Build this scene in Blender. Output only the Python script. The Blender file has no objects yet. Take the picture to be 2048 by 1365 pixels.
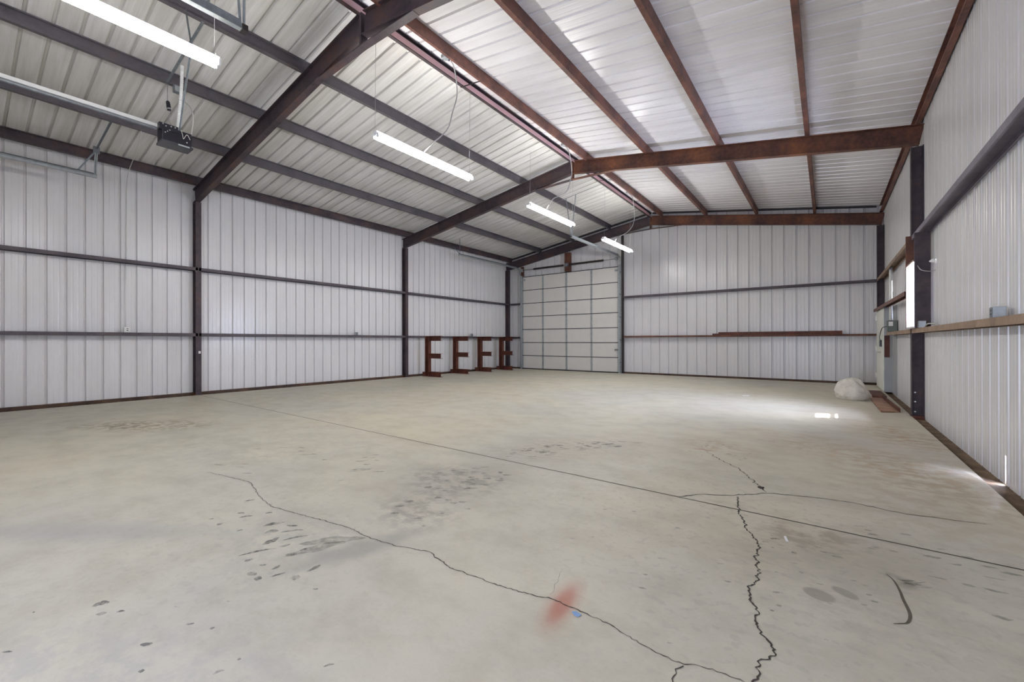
import bpy, bmesh, math, random
from mathutils import Vector, Matrix, noise
random.seed(7)
S = bpy.context.scene
COL = S.collection
V = Vector
PI = math.pi

# ------------------------------------------------------------------ measures (metres)
CAM = V((11.084, 0.0, 1.285))
XI, XW = 12.14, 12.29          # inner face of right girts, right wall sheet
XL = -0.19                     # left wall sheet (left girts' inner face at X = 0)
Y0, Y1, Y2, Y3 = -2.98, 4.065, 11.14, 18.084
YB, YF = 18.28, -3.18          # back / front wall sheets
XR = 6.16                      # ridge
ZE = 5.0                       # underside of the purlins at the eaves
def zl(x): return ZE + x / 6.0
def zr(x): return ZE + (12.2 - x) / 6.0
def zpur(x): return min(zl(x), zr(x))
PD = 0.2                       # purlin depth

# ------------------------------------------------------------------ materials
def new_mat(name):
    m = bpy.data.materials.new(name); m.use_nodes = True
    nt = m.node_tree
    return m, nt, nt.nodes['Principled BSDF']
def N(nt, t, **k):
    n = nt.nodes.new(t)
    for a, b in k.items():
        if a in n.inputs.keys(): n.inputs[a].default_value = b
        else: setattr(n, a, b)
    return n
def L(nt, a, b): nt.links.new(a, b)
def ramp(nt, fac, stops):
    r = nt.nodes.new('ShaderNodeValToRGB')
    e = r.color_ramp.elements
    while len(e) < len(stops): e.new(0.5)
    for i, (p, c) in enumerate(stops):
        e[i].position = p; e[i].color = (*c, 1) if len(c) == 3 else c
    L(nt, fac, r.inputs[0]); return r
def coords(nt, scale=(1, 1, 1), kind='Object'):
    tc = N(nt, 'ShaderNodeTexCoord'); mp = N(nt, 'ShaderNodeMapping')
    mp.inputs['Scale'].default_value = scale
    L(nt, tc.outputs[kind], mp.inputs[0]); return mp.outputs[0]
def nz(nt, vec, scale, detail=4, rough=.55):
    n = N(nt, 'ShaderNodeTexNoise'); n.inputs['Scale'].default_value = scale
    n.inputs['Detail'].default_value = detail; n.inputs['Roughness'].default_value = rough
    L(nt, vec, n.inputs['Vector']); return n.outputs['Fac']
def simple(name, col, rough=.5, metal=0., spec=.5, var=.0, vscale=8.):
    m, nt, b = new_mat(name)
    b.inputs['Base Color'].default_value = (*col, 1); b.inputs['Roughness'].default_value = rough
    b.inputs['Metallic'].default_value = metal; b.inputs['Specular IOR Level'].default_value = spec
    if var:
        f = nz(nt, coords(nt), vscale, 5)
        r = ramp(nt, f, [(.3, [c * (1 - var) for c in col]), (.7, [min(1, c * (1 + var)) for c in col])])
        L(nt, r.outputs[0], b.inputs['Base Color'])
    return m
def steel(name, dark, mid, rust, p=(.38, .55, .7), scale=2.2, stretch=(1, 1, 1), rough=.55):
    m, nt, b = new_mat(name)
    v = coords(nt, stretch)
    f1 = nz(nt, v, scale, 8, .62)
    f2 = nz(nt, v, scale * 9, 4)
    mx = N(nt, 'ShaderNodeMath', operation='MULTIPLY_ADD'); mx.inputs[1].default_value = .35
    L(nt, f2, mx.inputs[0])
    ad = N(nt, 'ShaderNodeMath', operation='MULTIPLY_ADD'); ad.inputs[1].default_value = .85; ad.inputs[2].default_value = -.09
    L(nt, f1, ad.inputs[0]); L(nt, ad.outputs[0], mx.inputs[2])
    r = ramp(nt, mx.outputs[0], [(p[0], dark), (p[1], mid), (p[2], rust)])
    L(nt, r.outputs[0], b.inputs['Base Color'])
    b.inputs['Roughness'].default_value = rough
    b.inputs['Specular IOR Level'].default_value = .4
    return m
def panel(name, col, dirt, amt, stretch, rough=.3):
    m, nt, b = new_mat(name)
    v = coords(nt, stretch)
    f = nz(nt, v, 1.6, 7, .65)
    r = ramp(nt, f, [(.32, dirt), (.32 + amt, col)])
    L(nt, r.outputs[0], b.inputs['Base Color'])
    b.inputs['Roughness'].default_value = rough
    b.inputs['Specular IOR Level'].default_value = .5
    bp = N(nt, 'ShaderNodeBump'); bp.inputs['Strength'].default_value = .15; bp.inputs['Distance'].default_value = .02
    f2 = nz(nt, coords(nt, tuple(2.2 * k for k in stretch)), 1.0, 2); L(nt, f2, bp.inputs['Height']); L(nt, bp.outputs[0], b.inputs['Normal'])
    return m
M = {}
M['wall'] = panel('white_wall_sheet', (.70, .69, .69), (.655, .645, .645), .34, (1.6, 1.6, .4), .28)
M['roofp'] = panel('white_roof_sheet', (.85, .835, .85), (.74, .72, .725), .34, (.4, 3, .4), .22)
M['roofd'] = panel('grimy_shaded_roof_sheet', (.70, .69, .67), (.52, .50, .47), .38, (.35, 5, .35), .25)  # grime streaks; darker base also paints in the left slope's dimmer light
M['girt'] = steel('mill_scale_steel', (.050, .042, .050), (.085, .070, .080), (.12, .075, .062), (.34, .56, .78), 1.8)
M['girt_bounce'] = steel('bounce_lit_steel', (.115, .10, .125), (.185, .165, .20), (.27, .23, .25), (.34, .56, .78), 1.4)  # lighter copy of the girt steel, floor bounce painted into its colour
M['girt_tan'] = steel('tan_rusty_steel', (.16, .10, .065), (.27, .18, .12), (.36, .26, .18), (.35, .52, .72), 2.6)
M['frame'] = steel('frame_steel', (.026, .019, .024), (.058, .040, .046), (.12, .055, .032), (.36, .54, .80), 1.5)
M['frame_rust'] = steel('rusty_frame_steel', (.040, .016, .012), (.105, .038, .022), (.24, .085, .03), (.36, .52, .74), 1.7)
M['purlin'] = steel('purlin_steel', (.065, .060, .067), (.105, .095, .105), (.125, .09, .085), (.34, .55, .76), 1.4)
M['purlin_rust'] = steel('rusty_purlin_steel', (.070, .035, .032), (.165, .070, .052), (.26, .115, .075), (.34, .52, .74), 1.5)
M['rust'] = steel('red_rust_steel', (.045, .013, .008), (.10, .028, .016), (.20, .06, .03), (.36, .54, .76), 3.0)
M['pink'] = simple('pale_pink', (.82, .53, .55), .5, var=.08, vscale=2)  # pale pink for the inner face of the ridge purlin
M['galv'] = simple('galvanised_steel', (.42, .45, .46), .38, .55, .5, .18, 14)
M['galv_dark'] = simple('dull_galvanised_steel', (.20, .22, .235), .45, .5, .5, .2, 14)
M['doorp'] = simple('door_panel_white', (.66, .64, .60), .55, var=.03, vscale=3)
M['doorw'] = simple('walk_door_paint', (.80, .82, .74), .45, var=.06, vscale=3)
M['doorg'] = simple('grey_board', (.36, .37, .385), .5, var=.08, vscale=3)
M['black'] = simple('black_metal', (.010, .010, .016), .35)
M['dark'] = simple('dark_steel', (.018, .012, .012), .5, var=.3, vscale=5)
M['white'] = simple('white_plastic', (.75, .75, .73), .4)
M['wire'] = simple('grey_cable', (.33, .32, .32), .5)
M['lwire'] = simple('pale_cable', (.55, .54, .50), .5)
M['seam'] = simple('dark_seam', (.035, .035, .04), .6)
M['dirt'] = steel('brown_dirt', (.055, .034, .018), (.13, .085, .048), (.24, .16, .09), (.34, .52, .74), 5, rough=.9)
M['basetrim'] = steel('base_angle_steel', (.035, .018, .012), (.075, .04, .022), (.15, .08, .04), (.34, .54, .76), 3)
M['fix'] = simple('white_enamel', (.8, .8, .8), .35)
M['blue'] = simple('blue_tape', (.22, .36, .60), .6)
M['crack'] = simple('crack_dark', (.055, .045, .036), .9, var=.3, vscale=30)
M['joint'] = simple('joint_dark', (.06, .048, .034), .9, var=.4, vscale=12)
M['bolt'] = simple('bolt_zinc', (.6, .6, .6), .35, .6)
M['vinyl'] = simple('white_vinyl', (.8, .78, .78), .4)
M['leaf'] = simple('dark_scrap', (.05, .035, .025), .8)
M['chip'] = simple('white_chip', (.78, .78, .76), .6)

def emissive(name, col, st):
    m, nt, b = new_mat(name)
    b.inputs['Base Color'].default_value = (.8, .8, .8, 1)
    b.inputs['Emission Color'].default_value = (*col, 1); b.inputs['Emission Strength'].default_value = st
    return m
M['tube'] = emissive('lit_fluorescent_tube', (1, .982, .955), 110)

def glass():
    m, nt, b = new_mat('window_glass'); nt.nodes.remove(b)
    out = nt.nodes['Material Output']
    t = N(nt, 'ShaderNodeBsdfTransparent'); g = N(nt, 'ShaderNodeBsdfGlossy'); g.inputs['Roughness'].default_value = .02
    mx = N(nt, 'ShaderNodeMixShader'); mx.inputs[0].default_value = .07
    L(nt, t.outputs[0], mx.inputs[1]); L(nt, g.outputs[0], mx.inputs[2])
    L(nt, mx.outputs[0], out.inputs[0]); return m
M['glass'] = glass()

def sack():
    m, nt, b = new_mat('woven_sack')
    v = coords(nt)
    f = nz(nt, v, 7, 6)
    r = ramp(nt, f, [(.3, (.56, .53, .46)), (.65, (.74, .71, .65))])
    L(nt, r.outputs[0], b.inputs['Base Color']); b.inputs['Roughness'].default_value = .6
    bp = N(nt, 'ShaderNodeBump'); bp.inputs['Strength'].default_value = .9; bp.inputs['Distance'].default_value = .05
    f2 = nz(nt, v, 9, 3); L(nt, f2, bp.inputs['Height']); L(nt, bp.outputs[0], b.inputs['Normal'])
    return m
M['sack'] = sack()

# ---- concrete with its stains
def concrete():
    m, nt, b = new_mat('stained_concrete')
    tc = N(nt, 'ShaderNodeTexCoord'); P = tc.outputs['Object']
    big = nz(nt, P, .33, 6, .6)
    base = ramp(nt, big, [(.3, (.50, .485, .43)), (.5, (.56, .53, .435)), (.72, (.60, .55, .42))])
    fine = nz(nt, P, 2.6, 9, .68)
    mot = ramp(nt, fine, [(.28, (.76, .74, .70)), (.55, (1, 1, 1)), (.8, (1.05, 1.05, 1.05))])
    mul = N(nt, 'ShaderNodeMix', data_type='RGBA', blend_type='MULTIPLY'); mul.inputs[0].default_value = .8
    L(nt, base.outputs[0], mul.inputs[6]); L(nt, mot.outputs[0], mul.inputs[7])
    cur = mul.outputs[2]
    speck = nz(nt, P, 55, 2, .5)
    sp = ramp(nt, speck, [(.0, (.8, .78, .75)), (.34, (.95, .95, .95)), (.5, (1, 1, 1))])
    mul = N(nt, 'ShaderNodeMix', data_type='RGBA', blend_type='MULTIPLY'); mul.inputs[0].default_value = .6
    L(nt, cur, mul.inputs[6]); L(nt, sp.outputs[0], mul.inputs[7]); cur = mul.outputs[2]
    # wobble the coordinates a little so that the stains have ragged edges
    wn = N(nt, 'ShaderNodeTexNoise'); wn.inputs['Scale'].default_value = 5; wn.inputs['Detail'].default_value = 5
    L(nt, P, wn.inputs['Vector'])
    w1 = N(nt, 'ShaderNodeVectorMath', operation='SUBTRACT'); w1.inputs[1].default_value = (.5, .5, .5)
    L(nt, wn.outputs['Color'], w1.inputs[0])
    w2 = N(nt, 'ShaderNodeVectorMath', operation='SCALE'); w2.inputs['Scale'].default_value = .16
    L(nt, w1.outputs[0], w2.inputs[0])
    w3 = N(nt, 'ShaderNodeVectorMath', operation='ADD'); L(nt, P, w3.inputs[0]); L(nt, w2.outputs[0], w3.inputs[1])
    W = w3.outputs[0]
    smear = N(nt, 'ShaderNodeMapping'); smear.inputs['Rotation'].default_value = (0, 0, -.75); smear.inputs['Scale'].default_value = (5.5, 19, 1)
    L(nt, W, smear.inputs[0]); dabs = nz(nt, smear.outputs[0], 1.3, 4, .55)
    blot = nz(nt, P, 7.5, 5, .6); dots = nz(nt, P, 17, 3, .5)
    TEX = dict(dabs=(dabs, .50, .60), blot=(blot, .42, .60), dots=(dots, .56, .63), solid=(None, 0, 0))
    def stain(cur, cx, cy, rx, ry, ang, col, amt, tex='solid', soft=.35, wob=True):
        s = N(nt, 'ShaderNodeVectorMath', operation='SUBTRACT'); s.inputs[1].default_value = (cx, cy, 0)
        L(nt, W if wob else P, s.inputs[0])
        r = N(nt, 'ShaderNodeVectorRotate', rotation_type='Z_AXIS'); r.inputs['Angle'].default_value = -ang
        L(nt, s.outputs[0], r.inputs['Vector'])
        k = N(nt, 'ShaderNodeVectorMath', operation='MULTIPLY'); k.inputs[1].default_value = (1 / rx, 1 / ry, 0)
        L(nt, r.outputs[0], k.inputs[0])
        ln = N(nt, 'ShaderNodeVectorMath', operation='LENGTH'); L(nt, k.outputs[0], ln.inputs[0])
        mr = N(nt, 'ShaderNodeMapRange', interpolation_type='SMOOTHSTEP')
        mr.inputs[1].default_value = 1 - soft; mr.inputs[2].default_value = 1 + soft
        mr.inputs[3].default_value = amt; mr.inputs[4].default_value = 0
        L(nt, ln.outputs['Value'], mr.inputs[0]); fac = mr.outputs[0]
        t, a, c = TEX[tex]
        if t is not None:
            q = N(nt, 'ShaderNodeMapRange', interpolation_type='SMOOTHSTEP'); q.inputs[1].default_value = a; q.inputs[2].default_value = c
            L(nt, t, q.inputs[0])
            mm = N(nt, 'ShaderNodeMath', operation='MULTIPLY'); L(nt, fac, mm.inputs[0]); L(nt, q.outputs[0], mm.inputs[1]); fac = mm.outputs[0]
        mx = N(nt, 'ShaderNodeMix', data_type='RGBA', blend_type='MIX')
        L(nt, fac, mx.inputs[0]); L(nt, cur, mx.inputs[6]); mx.inputs[7].default_value = (*col, 1)
        return mx.outputs[2]
    A = .7434   # stain axes: first along the camera's right, second away from it (as measured on the floor)
    grey = (.15, .15, .145); brown = (.22, .175, .115); yel = (.27, .23, .13); rus = (.40, .27, .13)
    for st in [
        (3.50, 2.13, .85, .42, A, yel, .75, 'blot'), (3.0, 1.7, .8, .3, A, brown, .45, 'blot'),
        
        (8.95, 1.72, .10, .40, A - 1.0, (.26, .25, .23), .55, 'solid', .6),
        
        (8.55, 3.17, .42, .40, A, (.2, .19, .165), .75, 'blot', .6), (8.55, 3.2, .75, .42, A + .5, (.34, .32, .27), .5, 'solid', .8),
        (8.78, 2.40, .28, .36, A, (.24, .22, .18), .55, 'blot', .6),
        (8.80, 5.05, .36, .95, A - 1.2, brown, .35, 'dabs', .6), (8.8, 5.0, .5, .9, A - 1.0, (.38, .34, .27), .4, 'solid', .8),
        (11.02, 3.81, .24, .22, A, (.22, .18, .125), .7, 'blot', .6), (11.1, 3.55, .55, .35, A, (.34, .31, .24), .5, 'solid', .8),
        (11.052, 2.98, .056, .068, A, (.28, .25, .205), .75, 'solid', .15, False), (11.15, 3.09, .036, .062, A, (.28, .25, .205), .75, 'solid', .15, False),
        (8.5, 1.45, .42, .5, A, (.36, .355, .34), .35, 'blot', .8),
        (7.34, .58, .9, .14, A, (.36, .355, .345), .55, 'solid', .8), (8.9, .3, .9, .25, A, (.37, .365, .36), .4, 'blot', .8),
        (10.07, 6.36, .32, .40, A, rus, .5, 'blot', .7), (10.0, 6.0, .09, .07, A, (.42, .2, .13), .5, 'blot', .5),
        (11.35, 6.85, .5, 1.2, A, rus, .45, 'blot', .8), (11.85, 8.6, .3, 1.0, .2, (.33, .19, .08), .6, 'blot', .8),
        (11.80, 6.1, .35, .9, .3, (.36, .26, .14), .5, 'blot', .8), (11.6, 5.2, .5, .8, .2, (.42, .36, .26), .55, 'blot', .8),
        (11.17, 3.14, .5, .62, A, (.36, .34, .29), .35, 'blot', .8), (10.9, 2.6, .8, 1.0, A, (.28, .27, .25), .17, 'dots', .8),
        (8.2, 1.3, 1.0, 1.3, A, (.28, .27, .24), .17, 'dots', .8), (9.6, 4.2, 1.3, 1.6, A, (.28, .25, .2), .17, 'dots', .8),
        (11.4, 4.0, .7, 1.1, A, (.28, .24, .18), .17, 'dots', .8),
        (5.2, 4.0, 1.6, .9, A, (.50, .45, .32), .35, 'blot', .9), (6.0, 2.4, 1.6, .8, A, (.40, .385, .345), .35, 'blot', .9),
        (1.5, 5.0, 1.2, 3.5, 0, (.44, .39, .27), .4, 'blot', .9), (3.0, 9.5, 2.2, 3.5, 0, (.48, .43, .31), .35, 'blot', .9),
        (9.8, 17.3, 2.6, .55, 0, (.33, .28, .22), .45, 'blot', .8),
        (10.13, 2.035, .055, .20, A - .62, (.44, .14, .09), .62, 'solid', .75, False), (10.13, 2.035, .035, .15, A - .62, (.40, .09, .055), .4, 'solid', .6, False),
        (11.365, 3.44, .055, .075, A, (.14, .12, .085), .55, 'blot', .6),
    ]:
        cur = stain(cur, *st)
    L(nt, cur, b.inputs['Base Color'])
    rg = nz(nt, P, 1.1, 6, .6)
    rr = N(nt, 'ShaderNodeMapRange'); rr.inputs[1].default_value = .3; rr.inputs[2].default_value = .7; rr.inputs[3].default_value = .42; rr.inputs[4].default_value = .6
    L(nt, rg, rr.inputs[0]); L(nt, rr.outputs[0], b.inputs['Roughness'])
    b.inputs['Specular IOR Level'].default_value = .45
    bp = N(nt, 'ShaderNodeBump'); bp.inputs['Strength'].default_value = .12; bp.inputs['Distance'].default_value = .01
    L(nt, fine, bp.inputs['Height']); L(nt, bp.outputs[0], b.inputs['Normal'])
    return m
M['floor'] = concrete()

# ------------------------------------------------------------------ mesh helpers
def add_poly(bm, pts, p0, p1, up=(0, 0, 1), cap=True):
    """sweep a closed 2D polygon (side, up) along p0 -> p1"""
    p0, p1 = V(p0), V(p1); d = (p1 - p0).normalized()
    s = d.cross(V(up)).normalized(); u = s.cross(d).normalized()
    A = [bm.verts.new(p0 + s * a + u * b) for a, b in pts]
    B = [bm.verts.new(p1 + s * a + u * b) for a, b in pts]
    n = len(pts)
    for i in range(n): bm.faces.new((A[i], A[(i + 1) % n], B[(i + 1) % n], B[i]))
    if cap:
        bm.faces.new(A[::-1]); bm.faces.new(B)
    return bm
def add_box(bm, a, b):
    x0, y0, z0 = a; x1, y1, z1 = b
    v = [bm.verts.new((x, y, z)) for x in (x0, x1) for y in (y0, y1) for z in (z0, z1)]
    for f in ((0, 1, 3, 2), (4, 6, 7, 5), (0, 4, 5, 1), (2, 3, 7, 6), (0, 2, 6, 4), (1, 5, 7, 3)):
        bm.faces.new([v[i] for i in f])
    return bm
def add_bar(bm, p0, p1, w, h, up=(0, 0, 1)):
    return add_poly(bm, [(-w / 2, -h / 2), (w / 2, -h / 2), (w / 2, h / 2), (-w / 2, h / 2)], p0, p1, up)
def add_tube(bm, pts, r, seg=8, smooth=True):
    pts = [V(p) for p in pts]; rings = []
    for i, p in enumerate(pts):
        d = (pts[min(i + 1, len(pts) - 1)] - pts[max(i - 1, 0)]).normalized()
        ref = V((0, 0, 1)) if abs(d.z) < .9 else V((1, 0, 0))
        s = d.cross(ref).normalized(); u = s.cross(d)
        rad = r[i] if isinstance(r, (list, tuple)) else r
        rings.append([bm.verts.new(p + (s * math.cos(2 * PI * k / seg) + u * math.sin(2 * PI * k / seg)) * rad) for k in range(seg)])
    for a, b in zip(rings, rings[1:]):
        for k in range(seg):
            f = bm.faces.new((a[k], a[(k + 1) % seg], b[(k + 1) % seg], b[k])); f.smooth = smooth
    bm.faces.new(rings[0][::-1]); bm.faces.new(rings[-1])
    return bm
def spline(pts, n=8):
    pts = [V(p) for p in pts]; out = []
    P = [pts[0] * 2 - pts[1]] + pts + [pts[-1] * 2 - pts[-2]]
    for i in range(1, len(P) - 2):
        for k in range(n):
            t = k / n; a, b, c, d = P[i - 1:i + 3]
            out.append(.5 * ((2 * b) + (c - a) * t + (2 * a - 5 * b + 4 * c - d) * t * t + (3 * b - a - 3 * c + d) * t ** 3))
    return out + [pts[-1]]
LOC = {}
LAST = [None]
def BM(): return bmesh.new()
def obj(name, bm, mat, parent=None, label=None, bevel=0):
    me = bpy.data.meshes.new(name)
    bmesh.ops.recalc_face_normals(bm, faces=bm.faces)
    if parent is not None:
        bmesh.ops.translate(bm, verts=bm.verts, vec=-LOC[parent.name])
    bm.to_mesh(me); bm.free()
    o = bpy.data.objects.new(name, me); COL.objects.link(o)
    me.materials.append(M[mat] if isinstance(mat, str) else mat)
    if parent is not None:
        o.parent = parent; LOC[o.name] = LOC[parent.name]
    else: LOC[o.name] = V((0, 0, 0))
    if label: o['label'] = label
    LAST[0] = o
    if bevel:
        md = o.modifiers.new('bevel', 'BEVEL'); md.width = bevel; md.segments = 2; md.limit_method = 'ANGLE'
    return o
def origin(o, loc):
    """move the origin of a top-level mesh onto the thing itself"""
    loc = V(loc); o.data.transform(Matrix.Translation(-loc)); o.location = loc; LOC[o.name] = loc
    return o
def thing(name, loc, label, cat, group=None):
    o = bpy.data.objects.new(name, None); COL.objects.link(o); o.location = loc
    o.empty_display_size = .1
    o['label'] = label; o['category'] = cat
    if group: o['group'] = group
    LOC[o.name] = V(loc); return o
def tag(o, label, cat, group=None):
    o['label'] = label; o['category'] = cat
    if group: o['group'] = group
    return o
def struct(o):
    o['kind'] = 'structure'; return o

# ------------------------------------------------------------------ profiled sheets
def rib_profile(a, b, phase, period=.3048, extra=(), minor=.0025):
    """list of (t, depth); depth grows outwards. R-panel: one deep rib and two shallow ones per foot"""
    pts = {}
    k0 = int(math.floor((a - phase) / period)) - 1; k1 = int(math.ceil((b - phase) / period)) + 1
    for k in range(k0, k1 + 1):
        c = phase + k * period
        for dt, d in ((-.025, 0), (-.014, .040), (.014, .040), (.025, 0),
                      (.088, 0), (.098, minor), (.112, minor), (.122, 0),
                      (.183, 0), (.193, minor), (.207, minor), (.217, 0)):
            t = c + dt
            if a < t < b: pts[round(t, 4)] = d
    seq = sorted(pts.items())
    def dep(t):
        for (t0, d0), (t1, d1) in zip(seq, seq[1:]):
            if t0 <= t <= t1: return d0 + (d1 - d0) * (t - t0) / (t1 - t0)
        return 0
    for t in (a, b, *extra): pts[round(t, 4)] = dep(t)
    return sorted(pts.items())
def sheet(bm, prof, place, lo, hi, zbreaks=(), holes=()):
    """place(t, depth, z) -> point; lo/hi functions of t; holes = (t0, t1, z0, z1)"""
    cols = []
    for t, d in prof:
        zs = [lo(t)] + [z for z in zbreaks if lo(t) < z < hi(t)] + [hi(t)]
        cols.append((t, [bm.verts.new(place(t, d, z)) for z in zs], zs))
    for (ta, va, za), (tb, vb, zb) in zip(cols, cols[1:]):
        for k in range(min(len(va), len(vb)) - 1):
            tm = (ta + tb) / 2; zm = (za[k] + za[k + 1]) / 2
            if any(h[0] < tm < h[1] and h[2] < zm < h[3] for h in holes): continue
            bm.faces.new((va[k], vb[k], vb[k + 1], va[k + 1]))
    return bm
ZB = -.12
WIN = (10.36, 11.02, 1.53, 2.50)
bm = sheet(BM(), rib_profile(YF - .05, YB + .05, .690), lambda t, d, z: (XL - d, t, z), lambda t: ZB, lambda t: 5.32)
struct(obj('wall_left', bm, 'wall'))
SL = (6.578, 6.594, -.03, .22)
bm = sheet(BM(), rib_profile(YF - .05, YB + .05, .690, extra=(WIN[0], WIN[1], SL[0], SL[1])), lambda t, d, z: (XW + d, t, z), lambda t: ZB, lambda t: 5.32,
           (SL[2], SL[3], WIN[2], WIN[3]), (WIN, SL))
struct(obj('wall_right', bm, 'wall'))
bm = sheet(BM(), rib_profile(XL - .05, XW + .05, 5.197, extra=(XR,)), lambda t, d, z: (t, YB + d, z), lambda t: ZB, lambda t: zpur(t) + PD + .09)
struct(obj('wall_back', bm, 'wall'))
FILL_GAP = (9.6, 9.82, -.05, 2.1)     # gap added in the unseen front wall to let fill light in
bm = sheet(BM(), rib_profile(XL - .05, XW + .05, 5.197, extra=(XR, FILL_GAP[0], FILL_GAP[1])), lambda t, d, z: (t, YF - d, z), lambda t: ZB, lambda t: zpur(t) + PD + .09,
           FILL_GAP[2:], (FILL_GAP,))
struct(obj('wall_front', bm, 'wall'))
# roof: both slopes and the ridge cap
bm = BM()
prof = rib_profile(YF - .3, YB + .3, .690, minor=.001)
up = V((-1, 0, 6)).normalized(); uq = V((1, 0, 6)).normalized()
for side in (0, 1):
    a0 = V((XL - .35, 0, zl(XL - .35) + PD)) if side == 0 else V((XW + .35, 0, zr(XW + .35) + PD))
    xr = XR - .03 if side == 0 else XR - .005
    a1 = V((xr, 0, (zl(xr) if side == 0 else zr(xr)) + PD)); n = up if side == 0 else uq
    A = [bm.verts.new(a0 + V((0, t, 0)) + n * d) for t, d in prof]; B = [bm.verts.new(a1 + V((0, t, 0)) + n * d) for t, d in prof]
    for i in range(len(prof) - 1):
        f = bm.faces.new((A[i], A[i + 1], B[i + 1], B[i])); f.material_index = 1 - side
zc = zpur(XR) + PD + .036
q = [bm.verts.new(p) for y in (YF - .3, YB + .3) for p in ((XR - .3, y, zc - .05), (XR, y, zc + .01), (XR + .3, y, zc - .05))]
bm.faces.new((q[0], q[1], q[4], q[3])); bm.faces.new((q[1], q[2], q[5], q[4]))
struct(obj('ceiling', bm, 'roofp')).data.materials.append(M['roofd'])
# slab, with the recess for the sheets all round it
bm = add_box(BM(), (0, YF + .1, -.3), (XI, Y3, 0))
FL = struct(obj('floor', bm, 'floor'))
bm = BM()
for a, b in (((XL - .25, YF - .3, -.2), (0, YB + .3, -.045)), ((XI, YF - .3, -.2), (XW + .25, YB + .3, -.045)), ((0, Y3, -.2), (XI, YB + .3, -.045)), ((0, YF - .3, -.2), (XI, YF + .1, -.045))):
    add_box(bm, a, b)
struct(obj('trim_1', bm, 'dirt'))
bm = add_poly(BM(), [(0, -.06), (.03, -.06), (.03, .05), (.008, .062), (0, .062)], (XL + .03, YF + .1, 0), (XL + .03, YB - .02, 0)); struct(obj('trim_2', bm, 'basetrim'))
bm = add_box(BM(), (XL + .03, YB - .035, -.06), (XW - .03, YB - .004, .055)); struct(obj('trim_3', bm, 'basetrim'))
# saw-cut joint and cracks belong to the slab
bm = BM(); pts = [(0.0, Y1)]
x = 0.
while x < XI:
    x = min(XI, x + .25); pts.append((x, Y1 + random.uniform(-.004, .004)))
def strip(bm, pts, w, z=.0015):
    prev = None
    for i, (x, y) in enumerate(pts):
        a = V(pts[max(i - 1, 0)]); b = V(pts[min(i + 1, len(pts) - 1)]); d = (b - a).normalized(); n = V((-d.y, d.x))
        ww = w(i / (len(pts) - 1)) if callable(w) else w
        c = (bm.verts.new((x - n.x * ww / 2, y - n.y * ww / 2, z)), bm.verts.new((x + n.x * ww / 2, y + n.y * ww / 2, z)))
        if prev: bm.faces.new((prev[0], c[0], c[1], prev[1]))
        prev = c
strip(bm, pts, .014)
obj('control_joint', bm, 'joint', FL, 'straight dark saw-cut joint across the concrete')
def jag(pts, step, amp):
    out = []
    for (a, b) in zip(pts, pts[1:]):
        a, b = V(a), V(b); n = max(1, int((b - a).length / step)); d = (b - a).normalized(); nn = V((-d.y, d.x))
        for k in range(n):
            out.append((a + (b - a) * k / n) + nn * random.uniform(-amp, amp) + nn * amp * 1.6 * noise.noise(V((a.x * 5 + k * step * 14, a.y * 5, 0))))
    return [(p.x, p.y) for p in out] + [tuple(pts[-1])]
CR = [
    ([(10.54, 4.40), (10.565, 4.2), (10.597, 4.011), (10.671, 3.721), (10.783, 3.409), (10.767, 3.241), (10.801, 3.079), (10.807, 2.945), (10.781, 2.781), (10.845, 2.572), (10.842, 2.471), (10.905, 2.351), (10.922, 2.294), (10.882, 2.175), (10.882, 2.02), (10.87, 1.6)], .013, .008, .012),
    ([(6.6, 1.726), (7.206, 1.865), (7.709, 1.727), (7.919, 1.701), (8.394, 1.813), (8.668, 1.87), (8.864, 1.861), (9.084, 1.901), (9.303, 1.986), (9.511, 1.922), (9.672, 1.941), (9.82, 1.958), (9.974, 1.995), (10.087, 2.04), (10.221, 2.026), (10.359, 2.028), (10.52, 1.978), (10.651, 1.971), (10.712, 2.012), (10.824, 2.025), (10.90, 2.02), (11.2, 1.9)], .014, .006, .0075),
    ([(10.178, 4.056), (10.299, 4.262), (10.49, 4.39), (10.728, 4.686), (11.0, 4.79), (11.217, 4.852), (11.5, 4.8), (11.9, 4.9)], .03, .008, .014),
    ([(10.70, 4.69), (10.64, 4.85), (10.444, 5.339), (10.2, 5.7), (10.037, 5.96)], .03, .014, .011),
    ([(10.66, 1.965), (10.65, 1.9), (10.657, 1.84), (10.62, 1.6)], .02, .008, .006),
    ([(10.05, 2.06), (10.02, 2.2), (9.98, 2.35)], .03, .008, .0018),
]
for pts, st, am, w in CR:
    bm = BM(); strip(bm, jag(pts, st, am), lambda t, w=w: w * random.uniform(.35, .95) * (1 - .5 * max(0, t - .8) / .2), .0018)
    obj('crack', bm, 'crack', FL)
bm = BM(); strip(bm, [tuple(p[:2]) for p in spline([(11.322, 3.49, 0), (11.345, 3.42, 0), (11.357, 3.30, 0), (11.36, 3.202, 0), (11.368, 3.09, 0), (11.366, 3.02, 0), (11.351, 2.951, 0), (11.325, 2.92, 0), (11.304, 2.90, 0)], 6)], lambda t: .004 + .009 * math.sin(PI * t), .0012)
obj('paint_drip', bm, simple('brown_drip', (.10, .085, .06), .8, var=.3, vscale=30), FL, 'hooked brown drip stain on the concrete')

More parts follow.
